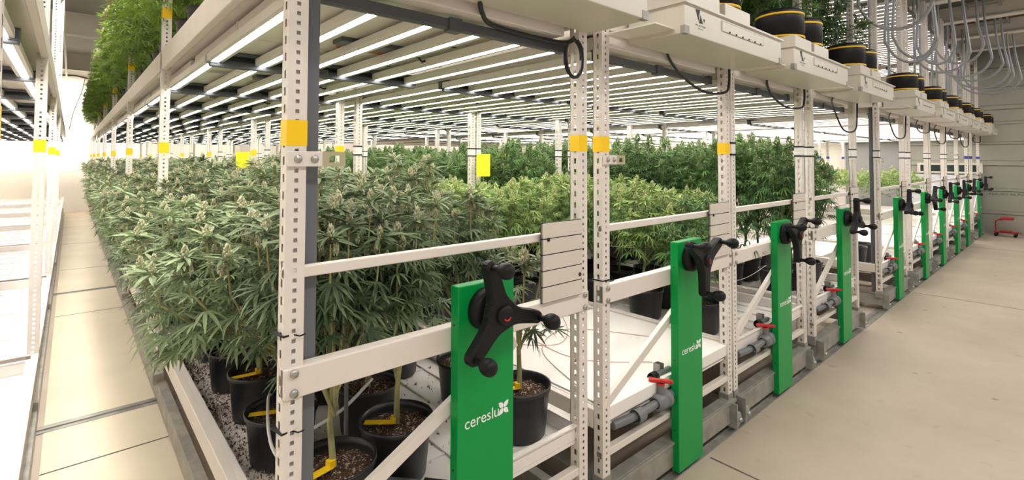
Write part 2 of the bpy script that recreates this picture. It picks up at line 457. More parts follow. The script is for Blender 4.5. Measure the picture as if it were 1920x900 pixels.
def star_mesh():
    n = 150; mb = MB(); R_ = [star_r(2 * PI * i / n) for i in range(n)]
    rings = [(.985, .0), (1.0, -.008), (1.0, -.030), (.94, -.042)]
    vs = []
    for s_, y in rings:
        for i in range(n):
            r = R_[i] * s_ if s_ >= .98 else max(R_[i] - .008, .01)
            a = 2 * PI * i / n; vs.append((r * math.cos(a), y, r * math.sin(a)))
    fs = []
    for k in range(3):
        for i in range(n):
            j = (i + 1) % n; fs.append((k * n + i, k * n + j, (k + 1) * n + j, (k + 1) * n + i))
    mb.add(vs, fs, BLACK, False)
    mb.add(vs[:n], [tuple(range(n))], BLACK); mb.add(vs[-n:], [tuple(range(n))[::-1]], BLACK)
    mb.lathe([(.034, -.040), (.034, -.050), (.028, -.056), (0, -.058)], BLACK, 24, (0, 0, 0), 'y')
    return mb.mesh('handwheel')
def knob_mesh():
    mb = MB()
    mb.lathe([(.012, 0), (.011, -.030), (.018, -.040), (.026, -.055), (.0285, -.070), (.026, -.086), (.016, -.097), (0, -.100)], BLACK, 20, (0, 0, 0), 'y')
    return mb.mesh('knob')
def hubdisc_mesh():
    mb = MB(); mb.lathe([(0, -.045), (.060, -.045), (.072, -.034), (.075, -.006), (.075, 0)], BLACK, 32, (0, 0, 0), 'y')
    mb.lathe([(.03, -.044), (.03, -.09)], BLACK, 20, (0, 0, 0), 'y')
    return mb.mesh('hub')
def redmark_mesh():
    mb = MB(); pts = []
    for i in range(9):
        a = math.radians(100 + i * 17); pts.append((.015 * math.cos(a), -.0585, .015 * math.sin(a)))
    mb.tube(pts, .003, RED, 6); return mb.mesh('red_mark')
def slat_mesh():
    mb = MB(); w_, h_ = .247, .33
    mb.box(0, w_, .004, .016, 0, h_, GROOVE)
    for i in range(5):
        a, b = h_ * i / 5, h_ * (i + 1) / 5
        mb.box(0, w_, 0, .012, a + .0022, b - .0022, SLAT, .0015)
    for x, z in ((.03, h_ * .79), (w_ - .02, h_ * .27)):
        mb.lathe([(0, -.004), (.008, -.004), (.008, 0)], GROOVE, 12, (x, 0, z), 'y')
    return mb.mesh('slat_board')
def logo_mesh():
    me = text_mesh('cereslu', .066, WHITEL, .0004, False, 'LEFT', .98)
    wid = max(v.co.x for v in me.vertices)
    bm = bmesh.new(); bm.from_mesh(me)
    cx, cy = wid + .027, .026
    for k in range(4):
        a = math.radians(45 + 90 * k); L_ = .036; wd = .011
        pts = []
        for i in range(13):
            t = i / 12; pts.append((t * L_ + .003, wd * math.sin(PI * t ** .8)))
        for i in range(11, 0, -1):
            t = i / 12; pts.append((t * L_ + .003, -wd * math.sin(PI * t ** .8)))
        vs = [bm.verts.new((cx + x * math.cos(a) - y * math.sin(a), cy + x * math.sin(a) + y * math.cos(a), .0004)) for x, y in pts]
        bm.faces.new(vs)
    bm.to_mesh(me); bm.free()
    s = .205 / (cx + .03)
    for v in me.vertices: v.co = v.co * s
    return me
def base_mesh():
    mb = MB()
    mb.box(.02, W + .0, -.02, .05, .055, .19, GALVD, .004)
    mb.box(.02, W, -.028, -.020, .175, .19, GALVD)
    for x0, x1 in ((.02, .07), (W - .05, W)):
        mb.box(x0, x1, 0.05, 19.1, .055, .17, GALVD)
    return mb.mesh('base_carriage')
def wheel_mesh():
    mb = MB(); mb.lathe([(0, -.02), (.03, -.02), (.045, -.012), (.045, .012), (.03, .02), (0, .02)], GALVD, 20, (0, 0, 0), 'y')
    mb.box(-.055, -.045, -.03, .03, -.04, .11, GALVD); mb.lathe([(0, -.034), (.014, -.034), (.014, -.02)], GALV, 8, (0, 0, 0), 'y')
    return mb.mesh('wheel')
def brace_mesh():
    mb = MB(); mb.bar((.05, .012, .56), (.88, .012, .98), .025, .042, STEEL); return mb.mesh('brace')
def sidebeam_mesh(z0, z1):
    mb = MB(); mb.box(0, .035, PW, 19.1, z0, z1, STEELB, .004)
    return mb.mesh('side_beam')
def deck_mesh():
    # sheet floor of the upper deck, seen from below
    mb = MB(); mb.box(.04, W - .04, 0.02, 19.1, 2.345, 2.36, PLATE)
    for y in np.arange(.5, 18.5, 1.25): mb.box(.035, W - .035, y, y + .05, 2.36, 2.43, STEELB)
    return mb.mesh('upper_deck')
def bracket_mesh():
    mb = MB(); mb.box(0, .098, -.012, -.002, -.022, .022, STEEL, .002)
    TAN = mat('tan_zinc_plate', (.52, .46, .30), .4, metal=.3)
    x0, x1, za = .098, .168, .022
    mb.box(x0, x1, -.010, -.004, .010, za, TAN); mb.box(x0, x1, -.010, -.004, -za, -.010, TAN); mb.box(x0, x0 + .02, -.010, -.004, -.010, .010, TAN); mb.box(x1 - .016, x1, -.010, -.004, -.010, .010, TAN)
    for x in (.028, .075): mb.lathe([(0, -.020), (.008, -.020), (.010, -.016), (.0125, -.012)], GALV, 14, (x, 0, 0), 'y')
    return mb.mesh('bracket')
def pole_mesh(h):
    mb = MB(); mb.box(0, .06, 0, .06, .19, h, mat('grey_pole_coat', (.13, .14, .155), .4), .004); return mb.mesh('dark_pole')
def ziptie_mesh():
    mb = MB(); mb.box(-.003, PW + .003, -.003, PW + .004, -.0025, .0025, BLACK); mb.tube([(PW * .5, -.003, 0), (PW * .7, -.018, -.004), (PW * .9, -.030, .002)], .0022, BLACK, 6)
    return mb.mesh('cable_tie')

RACKS = [  # x0, panel offset, handwheel angle (deg), band left, band right
    (0.460, .560, 106, 'yellow', 'yellow'), (1.885, .575, 28, 'yellow', 'yellow'), (3.225, .585, 33, 'black', 'black'),
    (4.715, .590, 95, 'black', 'black'), (6.900, .570, 85, 'black', 'black'), (8.500, .585, 62, 'black', 'black'),
    (9.920, .590, 98, 'black', 'black'), (11.380, .590, 100, 'black', 'black'), (12.705, .575, 75, 'blue', 'blue'), (14.610, .580, 90, 'blue', 'blue')]
RLAB = ['nearest white mobile rack, with the largest green panel and a dark corner pole',
        'second white rack from the front, its front tray bare and covered with a white sheet',
        'third white rack from the front, planted up to its front beam',
        'fourth white rack, last before the wide gap with floor rails',
        'fifth white rack, first beyond the gap, with a dark pole at its corner',
        'sixth white rack, second beyond the gap, bare white trays', 'seventh white rack, third beyond the gap',
        'eighth white rack, third from the metal wall', 'ninth white rack, next to last before the metal wall, blue bands',
        'last white rack, beside the metal wall, blue bands on its posts']
def build_rack(i, x0, poff, ang, bl, br, label, full=True, nposts=NP):
    rk = thing('mobile_rack', (x0, YF, 0), label, 'rack', 'white mobile racks in a row')
    for k in range(nposts):
        for sd in (0, 1):
            if k == 0 or i < 4 or k < 4:
                p = part('post', cached('postB', lambda: post_mesh(True)) if (i == 0 and k == 0 and sd == 0) else cached('post', post_mesh), rk, (sd * (W - PW), 2.72 * k, PZ0))
                kind = (bl, br)[sd] if k == 0 or i == 0 else ('black' if i > 0 and bl != 'blue' else 'blue')
                if not full: kind = 'yellow'
                part('tape_band', cached('band' + kind, lambda: band_mesh(kind)), p, (0, 0, 1.775 - PZ0))
                if k < 6 and i < 4: part('tape_band', cached('bandyellow', lambda: band_mesh('yellow')), p, (0, 0, 2.72 - PZ0))
                if k == 0 and i == 0 and sd == 0:
                    for z in (1.20, .93): part('cable_tie', cached('zt', ziptie_mesh), p, (0, 0, z - PZ0), (0, 0, .2))
                if k == 0 and i in (1, 2, 3) and sd == 0:
                    part('cable_tie', cached('zt', ziptie_mesh), p, (0, 0, 1.13 - PZ0))
    for sd in (0, 1):
        part('side_beam', cached('sbl', lambda: sidebeam_mesh(.425, .515)), rk, (sd * (W - .035), 0, 0))
        part('side_beam', cached('sbu', lambda: sidebeam_mesh(2.318, 2.455)), rk, (sd * (W - .035), 0, 0))
        part('side_beam', cached('sbt', lambda: sidebeam_mesh(3.98, 4.06)), rk, (sd * (W - .035), 0, 0))
    part('upper_deck', cached('deck', deck_mesh), rk)
    part('base_carriage', cached('base', base_mesh), rk)
    for x in (.075, W - .02): part('wheel', cached('wheel', wheel_mesh), rk, (x, -.035, .075))
    part('beam', cached('bu', lambda: xbeam(2.33, 2.455, 0, .05)), rk, (0, .005, 0))
    if not full: return rk
    part('rail', cached('rail', lambda: xbeam(1.357, 1.390, .002, .03)), rk)
    part('beam', cached('bmid', lambda: xbeam(1.022, 1.108, -.008, .04, None, True)), rk)
    part('beam', cached('blow', lambda: xbeam(.300, .335, .004, .04)), rk)
    part('brace', cached('brace', brace_mesh), rk)
    for k in ((2, 4) if i < 3 else (1, 3)):
        part('rail', cached('rail', lambda: xbeam(1.357, 1.390, .002, .03)), rk, (0, 2.72 * k + .01, 0))
    part('slat_board', cached('slat', slat_mesh), rk, (1.005, -.026, 1.107), label='beige slatted board')
    pm = MB(); pm.box(0, .258, -.055, -.009, .035, 1.255, GREEN, .004)
    for z in (.25, .62, 1.12): pm.lathe([(0, -.0015), (.004, -.0015), (.004, 0)], GROOVE, 8, (.0, -.03, z), 'x')
    dp = part('drive_panel', cached('panel', lambda: pm.mesh('drive_panel')), rk, (poff, 0, 0), label='green drive panel')
    lg = part('lettering', cached('logo', logo_mesh), dp, (.028, -.0557, .757 - (.14 if i else 0) + .0), (PI / 2, 0, 0))
    if i: lg.location = (.035, -.0557, .645)
    hw = part('handwheel', cached('star', star_mesh), rk, (poff + .115, -.125, 1.163), (0, -math.radians(ang), 0), label='black three-armed handwheel')
    part('hub', cached('hub', hubdisc_mesh), hw, (0, .070, 0))
    part('red_mark', cached('red', redmark_mesh), hw)
    for q in range(3):
        a = 2 * PI * q / 3
        part('knob', cached('knob', knob_mesh), hw, (.175 * math.cos(a), -.036, .175 * math.sin(a)))
    if i in (0, 1, 4):
        part('bracket', cached('bracket', bracket_mesh), rk, (0, 0, 1.70), label='small plate bracket with slotted hole')
    if i in (0, 4):
        part('pole', cached('pole', lambda: pole_mesh(2.40)), rk, (.047, .045, 0), label='dark grey square pole')
    if i >= 2:
        for x, y in ((.30, .10), (.42, .16), (1.16, .12)):
            t = MB(); t.tube([(0, 0, 2.46), (0, 0, 4.40)], .016, CONDUIT, 8); part('conduit', cached('cond', lambda: t.mesh('conduit')), rk, (x, y, 0))
    return rk
for i, (x0, po, an, bl, br) in enumerate(RACKS): build_rack(i, x0, po, an, bl, br, RLAB[i])
R0X = -.115 - W
build_rack(20, R0X, .57, 0, 'yellow', 'yellow', 'white rack across the narrow aisle at the left edge, bare white trays', False, 8)
for o in list(COL.objects):
    pass

# ------------------------------------------------------------------ air units (plenum with two fan drums) on top of each rack
def tri(mb, pts, y, mt): mb.add([(x, y, z) for x, z in pts], [tuple(range(len(pts)))], mt)
def va_logo():
    mb = MB(); y = -.0006
    tri(mb, [(.0, .10), (.046, .105), (.030, .035)], y, INK)
    tri(mb, [(.050, .078), (.075, .028), (.034, .026)], y, INK)
    tri(mb, [(.076, .058), (.096, .060), (.086, .036)], y, INK)
    me = mb.mesh('emblem')
    bm = bmesh.new(); bm.from_mesh(me)
    for txt, sz, z in (('VERTICAL AIR', .0165, .006), ('SOLUTIONS', .010, -.010)):
        t = text_mesh(txt, sz, INK, 0, True, 'CENTER')
        for v in t.vertices: v.co = (v.co.x + .05, y, v.co.y + z)
        bm.from_mesh(t)
    bm.to_mesh(me); bm.free(); me.materials.clear(); me.materials.append(INK)
    return me
def plenum_mesh():
    mb = MB(); L_ = 1.13
    mb.box(0, L_, 0, .306, 2.283, 2.428, PLEN, .004)
    mb.box(-.012, L_ + .012, -.012, .306, 2.422, 2.432, PLEN)
    for x in (0, L_ - .035): mb.box(x - .003, x + .038, -.003, .02, 2.281, 2.318, GALVD)
    return mb.mesh('plenum')
def plate_mesh():
    mb = MB(); mb.box(-.16, 1.09, .05, .306, 2.305, 2.312, PLATE); return mb.mesh('bottom_plate')
def access_mesh():
    mb = MB(); mb.box(0, .50, -.004, .0, 0, .052, PLEN, .001)
    e = .002
    for a in ((0, .5, 0, e), (0, .5, .052 - e, .052), (0, e, 0, .052), (.5 - e, .5, 0, .052)): mb.box(a[0], a[1], -.0046, -.0038, a[2], a[3], GALVD)
    for x in np.linspace(.08, .46, 6): mb.lathe([(0, -.008), (.005, -.008), (.005, -.004)], GROOVE, 8, (x, 0, .004), 'y')
    return mb.mesh('access_panel')
def drum_mesh():
    mb = MB(); mb.lathe([(0, 0), (.15, 0), (.150, .185), (.142, .198), (.12, .206), (0, .21)], BLACK, 40); return mb.mesh('fan_drum')
def dband_mesh():
    mb = MB(); mb.lathe([(.150, -.007), (.1535, -.006), (.1535, .006), (.150, .007)], YELB, 40); return mb.mesh('yellow_band')
def dlabel_mesh():
    mb = MB(); vs = []; n = 6
    for i in range(n + 1):
        a = math.radians(-78 + 30 * i / n)
        for z in (.05, .14): vs.append((.1512 * math.cos(a), .1512 * math.sin(a), z))
    mb.add(vs, [(2 * i, 2 * i + 2, 2 * i + 3, 2 * i + 1) for i in range(n)], PAPER)
    return mb.mesh('paper_label')
def oband_mesh():
    mb = MB(); vs = []; n = 3
    for i in range(n + 1):
        a = math.radians(-20 + 12 * i / n)
        for z in (.03, .17): vs.append((.1515 * math.cos(a), .1515 * math.sin(a), z))
    mb.add(vs, [(2 * i, 2 * i + 2, 2 * i + 3, 2 * i + 1) for i in range(n)], mat('orange_sticker', (.75, .10, .02), .5))
    return mb.mesh('orange_label')
for i, (x0, *_q) in enumerate(RACKS):
    px = x0 + .20; py = 1.17
    lab = ['cream air plenum box cropped at the top, over the nearest rack', 'cream air plenum box with black printed emblem nearest the camera, on the second rack',
           'cream air plenum with two black fan drums on the third rack', 'cream air plenum with two black fan drums on the fourth rack, before the gap'][i] if i < 4 else \
          'small distant cream air plenum with black fan drums, %s beyond the gap' % ORD[i - 4]
    if i == 9: lab = 'farthest cream air plenum with black fan drums, beside the metal wall'
    au = thing('air_unit', (px, py, 0), lab, 'air unit', 'air units on top of the racks')
    part('plenum', cached('plenum', plenum_mesh), au); part('bottom_plate', cached('bplate', plate_mesh), au)
    part('emblem', cached('va', va_logo), au, (.10, 0, 2.328)).scale = (.95, 1, .82); part('access_panel', cached('acc', access_mesh), au, (.36, 0, 2.352), label='screwed access panel')
    for dx, fr in ((.24, 1), (.60, 0)):
        nm = MB(); nm.box(-.15, .15, -.15, .15, 2.43, 2.52, PLEN, .003)
        part('neck', cached('neck', lambda: nm.mesh('neck')), au, (dx, .172, 0))
        d = part('fan_drum', cached('drum', drum_mesh), au, (dx, .172, 2.52), label='black fan drum')
        for z in (.012, .167): part('yellow_band', cached('dband', dband_mesh), d, (0, 0, z))
        part('paper_label', cached('dlab', dlabel_mesh), d)
        if not fr: part('orange_label', cached('oband', oband_mesh), d)

# ducts under the upper decks
def duct_mesh():
    mb = MB(); mb.box(0, 1.10, 0, 2.05, 2.258, 2.328, DUCT, .004)
    for x in (.25, .55, .85):
        for y in np.arange(.18, 2.0, .34): mb.box(x - .018, x + .018, y - .012, y + .012, 2.2565, 2.260, GROOVE)
    mb.box(-.004, 1.104, 1.0, 1.02, 2.2555, 2.328, DUCT)
    return mb.mesh('air_duct')
k = 0
for i, (x0, *_q) in enumerate(RACKS):
    for j in range(5 if i < 3 else 2):
        o = part('air_duct', cached('duct', duct_mesh), None, (x0 + .10, 1.52 + 2.2 * j, 0))
        tag(o, 'flat cream slotted air duct under the %s rack upper deck, %s section back' % (ORD[i], ORD[j]), 'duct', 'flat ducts under the upper decks')

for j in range(4):
    o = part('air_duct', cached('duct', duct_mesh), None, (R0X + .10, 1.52 + 2.2 * j, 0))
    tag(o, 'flat cream slotted air duct above the bare left-hand trays, %s section back' % ORD[j], 'duct', 'flat ducts under the upper decks')
# ------------------------------------------------------------------ grow lights
FL = 1.37
def ledbar_mesh(glow):
    mb = MB(); z = 2.212 if True else 0
    mb.box(-.036, .036, .02, FL - .02, .006, .040, LEDBODY, .003)
    for x in (-.036, .018): mb.box(x, x + .018, .02, FL - .02, .0005, .006, LEDBODY)
    mb.box(-.0175, .0175, .025, FL - .025, .0045, .006, glow)
    for y in (.02 + FL * .25, .02 + FL * .5, .02 + FL * .75): mb.box(-.0175, .0175, y - .006, y + .006, .004, .006, mat('pink_diode_gap', (.75, .45, .42), .4))
    return mb.mesh('led_bar')
def endrail_mesh(thick):
    mb = MB(); h = .042 if thick else .030
    mb.box(0, 1.20, 0, .030, (-.004 if thick else -.022), h - (.004 if thick else .012), DARKP, .006)
    if not thick: mb.box(.02, 1.18, -.02, .075, .042, .060, DARKP, .004)
    mb.box(.0, .035, -.006, .032, -.006, h + .008, DARKP, .003); mb.box(1.165, 1.20, -.006, .032, -.006, h + .008, DARKP, .003)
    mb.box(.55, .61, -.010, .036, -.012, h, DARKP, .004)
    return mb.mesh('end_rail')
def driver_mesh():
    mb = MB(); mb.box(0, .34, 0, .11, 0, .045, DARKP, .005)
    mb.box(.05, .30, .12, .20, .005, .03, ORANGE, .006)
    mb.tube([(.34, .05, .02), (.42, .06, .0), (.48, .10, -.02), (.55, .10, .01), (.62, .06, .03)], .006, CABLE, 6)
    return mb.mesh('driver')
def hook_mesh():
    mb = MB(); mb.tube([(0, 0, 0), (0, 0, .09)], .0022, GALV, 5); return mb.mesh('hanger_wire')
def grow_light(x0, y, z, label, group, glow, detail=True, key='lo'):
    f = thing('grow_light', (x0, y, z), label, 'grow light', group)
    for q in range(6): part('led_bar', cached('led' + key, lambda: ledbar_mesh(glow)), f, (.085 + .225 * q, 0, 0))
    part('end_rail', cached('railT', lambda: endrail_mesh(True)), f, (.06, 0, .004)); part('end_rail', cached('railt', lambda: endrail_mesh(False)), f, (.06, FL - .026, -.002))
    if detail:
        part('driver', cached('driver', driver_mesh), f, (.45, .62, .040))
        for x in (.12, 1.18): part('hanger_wire', cached('hook', hook_mesh), f, (x, .013, .04))
    return f
for i, (x0, *_q) in enumerate(RACKS):
    for j in range(13 if i < 4 else 7):
        grow_light(x0, 1.575 + 1.385 * j, 2.198, ('lit six-bar grow light, %s from the front above the %s rack plants' % (ORD[j], ORD[i])), 'lit LED grow lights over the lower decks', LED)
for j in range(13):
    grow_light(R0X, 1.575 + 1.385 * j, 2.198, 'six-bar LED grow light over the bare left-hand trays, %s from the front' % ORD[j], 'lit LED grow lights over the lower decks', LED)
for i, (x0, *_q) in enumerate(RACKS):
    if i == 1: continue
    for j in range(9 if i == 0 else 4):
        if i == 0 and j == 0: continue
        grow_light(x0, 1.575 + 1.385 * j, 3.90, 'lit six-bar grow light high over the %s rack upper deck, %s from the front' % (ORD[i], ORD[j]), 'lit LED grow lights over the upper decks', LEDU, False, 'hi')

# ------------------------------------------------------------------ trays
def tray_mesh(L_=2.58, wd=W - .085, flat=False):
    mb = MB(); h = .085; t = .012
    mb.box(0, wd, 0, L_, 0, .014, TRAYM)
    for a in ((0, t, 0, L_), (wd - t, wd, 0, L_), (t, wd - t, 0, t), (t, wd - t, L_ - t, L_)): mb.box(a[0], a[1], a[2], a[3], .014, h, TRAYM, .004)
    for x in (0 - .012, wd - t): mb.box(x, x + t + .012, -.012, L_ + .012, h - .006, h, TRAYM)
    for y in (-.012, L_ - t): mb.box(0, wd, y, y + t + .012, h - .006, h, TRAYM)
    for x in np.arange(.16, wd - .1, .19): mb.box(x - .012, x + .012, .1, L_ - .1, .014, .024, TRAYM, .003)
    for y in np.arange(.3, L_ - .2, .4): mb.box(.08, wd - .08, y - .008, y + .008, .014, .020, TRAYM)
    return mb.mesh('grow_tray')
TZ = .432      # tray underside; floor of tray at TZ+.014
FLZ = TZ + .016
for i, (x0, *_q) in enumerate([(R0X,)] + RACKS):
    nm = ['left-hand rack across the aisle'] + ['%s rack' % q for q in ORD]
    for j in range(7 if i < 3 else 4):
        o = part('grow_tray', cached('tray', tray_mesh), None, (x0 + .045, 1.51 + 2.72 * j - (0 if j == 0 else .03), TZ))
        tag(o, 'white plastic grow tray, %s from the front on the %s' % (ORD[j], nm[i]), 'tray', 'white grow trays on the lower decks')
def cover_mesh():
    mb = MB(); wd = W - .09
    mb.box(0, wd, 0, 1.05, .088, .094, COVER, .002); mb.box(0, wd, -.006, 0, .030, .094, COVER, .002)
    return mb.mesh('tray_cover')
for i, ys in ((1, (1.50,)), (4, (2.1,)), (5, (1.50,)), (6, (1.50,)), (7, (1.50,)), (8, (1.5,)), (9, (1.5,))):
    for j, y in enumerate(ys):
        o = part('tray_cover', cached('cover', cover_mesh), None, (RACKS[i][0] + .05, y, TZ))
        tag(o, 'flat white cover sheet lying on the tray of the %s rack%s' % (ORD[i], '' if j == 0 else ', second one back'), 'cover', 'white cover sheets on bare trays')

# ------------------------------------------------------------------ plants
rng = np.random.default_rng(7)
def leaflet(L_, w_, st, fold, droop):
    # strip along +x, three verts per station
    v = []
    for q, t in enumerate(st):
        x = L_ * t; hw = w_ * (math.sin(PI * min(1, t * .92 + .06)) ** .9) * (1 - .25 * t)
        if q == len(st) - 1: hw = w_ * .02
        z = -droop * L_ * t * t
        v += [(x, hw, z + fold * hw), (x, 0, z), (x, -hw, z + fold * hw)]
    v = np.array(v); n = len(st); f = []
    for i in range(n - 1):
        a = 3 * i; f += [(a, a + 3, a + 4, a + 1), (a + 1, a + 4, a + 5, a + 2)]
    return v, np.array(f)
def leaf_tmpl(nl, st, droop):
    angs = {7: [0, 30, -30, 62, -62, 108, -108], 5: [0, 38, -38, 82, -82]}[nl]
    lens = {7: [1, .93, .93, .72, .72, .40, .40], 5: [1, .86, .86, .52, .52]}[nl]
    V, F = [], []; o = 0
    for a, l in zip(angs, lens):
        v, f = leaflet(l, .080 * (l ** .5) * (1.25 if nl == 5 else 1), st, .35, droop)
        a = math.radians(a); c, s = math.cos(a), math.sin(a)
        v = np.stack([v[:, 0] * c - v[:, 1] * s, v[:, 0] * s + v[:, 1] * c, v[:, 2]], 1)
        V.append(v); F.append(f + o); o += len(v)
    v = np.array([(-.32, .010, .03), (-.32, -.010, .03), (0, .010, 0), (0, -.010, 0)]); V.append(v); F.append(np.array([(0, 1, 3, 2)]) + o)
    return np.concatenate(V), np.concatenate(F)
ST5 = (0, .22, .5, .78, 1.0); ST3 = (0, .42, 1.0)
LT = {'hi': [leaf_tmpl(7, ST5, d) for d in (.12, .35, .6)], 'lo': [leaf_tmpl(5, ST3, d) for d in (.15, .5)]}
SUG = {'hi': leaflet(1, .11, (0, .4, .75, 1), .3, .25), 'lo': leaflet(1, .14, ST3, .3, .25)}
def bud_tmpl(nu, nv):
    V = []; F = []
    r_ = np.random.default_rng(3)
    for j in range(nv + 1):
        t = j / nv; rr = math.sin(PI * (t * .93 + .05)) ** .7 * (1 - .35 * t)
        for i in range(nu):
            a = 2 * PI * (i + .5 * (j % 2)) / nu; k_ = 1 + .32 * (r_.random() - .5)
            V.append((rr * k_ * math.cos(a), rr * k_ * math.sin(a), t))
    for j in range(nv):
        for i in range(nu):
            i2 = (i + 1) % nu; F.append((j * nu + i, j * nu + i2, (j + 1) * nu + i2, (j + 1) * nu + i))
    return np.array(V), np.array(F)
def bract_tmpl(nb):
    r_ = np.random.default_rng(5); V = []; F = []; o = 0
    for k in range(nb):
        t = (k + .5) / nb; a = 2.39996 * k; rad = .80 * math.sin(PI * (.12 + .80 * t)) ** .8 * (1 - .25 * t)
        c = np.array([rad * math.cos(a), rad * math.sin(a), t])
        d = np.array([math.cos(a) * (1 - t), math.sin(a) * (1 - t), .35 + t]); d /= np.linalg.norm(d)
        M = frame(d); L_ = r_.uniform(.22, .34); ww = r_.uniform(.22, .32)
        prof = [(-.5, .35), (0, 1.0), (.55, .62), (1.0, .06)]
        v = np.array([(L_ * h * 1.2, ww * q * math.cos(b), ww * q * math.sin(b)) for h, q in prof for b in (0, PI / 2, PI, 3 * PI / 2)])
        V.append(v @ M * [1, 1, .55] + c)
        F += [(o + 4 * i + j, o + 4 * i + (j + 1) % 4, o + 4 * (i + 1) + (j + 1) % 4, o + 4 * (i + 1) + j) for i in range(3) for j in range(4)]
        o += 16
    return np.concatenate(V), np.array(F)
BT = {}
class Acc:
    def __init__(s): s.V = []; s.F = []; s.T = []; s.o = 0
    def add(s, v, f, t=.5):
        s.V.append(v); s.F.append(f + s.o); s.T.append(np.full(len(v), t)); s.o += len(v)
    def arrays(s): return np.concatenate(s.V), np.concatenate(s.F), np.concatenate(s.T)
def frame(d, roll=0.0):
    d = d / np.linalg.norm(d); up = np.array([0, 0, 1.0])
    if abs(d[2]) > .97: up = np.array([1.0, 0, 0])
    y = np.cross(up, d); y /= np.linalg.norm(y); z = np.cross(d, y)
    c, s = math.cos(roll), math.sin(roll)
    return np.stack([d, y * c + z * s, z * c - y * s])   # rows: local axes
BT['hi'] = bract_tmpl(24); BT['lo'] = bud_tmpl(5, 4)
def quad_mesh(name, V, F, mt, tint=None, smooth=False):
    me = bpy.data.meshes.new(name); nv, nf = len(V), len(F)
    me.vertices.add(nv); me.vertices.foreach_set('co', V.astype(np.float32).ravel())
    me.loops.add(nf * 4); me.loops.foreach_set('vertex_index', F.astype(np.int32).ravel())
    me.polygons.add(nf); me.polygons.foreach_set('loop_start', np.arange(0, nf * 4, 4, dtype=np.int32))
    me.polygons.foreach_set('use_smooth', np.full(nf, smooth))
    if tint is not None:
        a = me.attributes.new('tint', 'FLOAT', 'POINT'); a.data.foreach_set('value', tint.astype(np.float32))
    me.materials.append(mt); me.update(calc_edges=True); me.validate()
    return me
def gen_plant(seed, lod, R=.27, H=1.13, ncola=13, shift=(0, 0), spike=0.0, droopy=0.0, nfan=17, flat=.10, bsize=1.0, nlow=60, lowz=.56):
    r = np.random.default_rng(seed); A = Acc(); B = Acc(); stems = []
    sh = np.array([shift[0], shift[1]])
    pts = []
    tries = 0
    while len(pts) < ncola and tries < 4000:
        tries += 1
        p = r.uniform(-1, 1, 2)
        if np.hypot(*p) > 1: continue
        if all(np.hypot(*(p - q)) > 1.35 / math.sqrt(ncola) for q in pts): pts.append(p)
    stems.append(([(0, 0, .20), (r.normal(0, .008), r.normal(0, .008), .34), (r.normal(0, .012), r.normal(0, .012), .50)], [.013, .011, .009]))
    for p in pts:
        rad = np.hypot(*p); q = p * R + sh * (.35 + .65 * rad)
        top = H - flat * rad ** 2 - droopy * max(0, (q @ sh) / (np.linalg.norm(sh) + 1e-6)) + r.normal(0, .035) + (abs(r.normal(0, spike)) if spike else 0)
        tip = np.array([q[0], q[1], top])
        z0 = r.uniform(.36, .50)
        mid = np.array([q[0] * .62, q[1] * .62, z0 + (top - z0) * .38])
        mid2 = np.array([q[0] * .94, q[1] * .94, z0 + (top - z0) * .72])
        stems.append(([(0, 0, z0), tuple(mid), tuple(mid2), tuple(tip - [0, 0, .02])], [.0065, .005, .004, .003]))
        bl = r.uniform(.050, .085) * bsize; bw = bl * r.uniform(.29, .38)
        bv, bf = BT[lod]
        v = bv * [bw, bw, bl]; B.add(v + tip - [0, 0, bl * .12], bf)
        for _ in range(3 if lod == 'hi' else 1):
            a = r.uniform(0, 2 * PI); h = r.uniform(.05, .16); s_ = r.uniform(.5, .75)
            B.add(bv * [bw * s_, bw * s_, bl * s_] + mid2 * (h * 2) + tip * (1 - h * 2) + np.array([.03 * math.cos(a), .03 * math.sin(a), -.02]), bf)
        # sugar leaves poking out of the bud
        sv, sf = SUG[lod]
        for k in range(24 if lod == 'hi' else 8):
            a = k * 2.4 + r.uniform(0, .5); el = r.uniform(-.15, .75); d = np.array([math.cos(a) * math.cos(el), math.sin(a) * math.cos(el), math.sin(el)])
            M = frame(d, r.uniform(-.5, .5)); s_ = r.uniform(.055, .105) * (1 if lod == 'hi' else 1.15)
            A.add((sv * s_) @ M + tip + np.array([0, 0, -bl * .35 + bl * .55 * r.random()]), sf, .35 + .35 * r.random())
        # fan leaves
        for k in range(nfan if lod == 'hi' else max(4, nfan // 2)):
            t = (k + r.random()) / nfan; a = k * 2.39996 + r.uniform(-.4, .4)
            el = .55 - 1.0 * t + r.uniform(-.25, .25)
            base = tip - np.array([0, 0, .01 + .32 * t]) + (mid - tip) * [1, 1, 0] * t * .6
            s_ = (.050 + .045 * min(1, t * 1.6)) * r.uniform(.8, 1.2) * (1 if lod == 'hi' else 1.2)
            d = np.array([math.cos(a) * math.cos(el), math.sin(a) * math.cos(el), math.sin(el)])
            lv, lf = LT[lod][r.integers(len(LT[lod]))]
            A.add((lv * s_) @ frame(d, r.uniform(-.45, .45)) + base + d * s_ * .35, lf, .12 + .5 * r.random() + .15 * (1 - t))
    # lower fan leaves
    for k in range(nlow if lod == 'hi' else 8):
        a = r.uniform(0, 2 * PI); rad = R * r.uniform(.35, 1.0); h = r.uniform(lowz, .85) * H
        base = np.array([rad * math.cos(a) + sh[0] * .7, rad * math.sin(a) + sh[1] * .7, h]); el = r.uniform(-.7, .15)
        d = np.array([math.cos(a) * math.cos(el), math.sin(a) * math.cos(el), math.sin(el)]); s_ = r.uniform(.065, .10)
        lv, lf = LT[lod][r.integers(len(LT[lod]))]
        A.add((lv * s_) @ frame(d, r.uniform(-.4, .4)) + base, lf, .15 + .4 * r.random())
    return A.arrays(), B.arrays(), stems
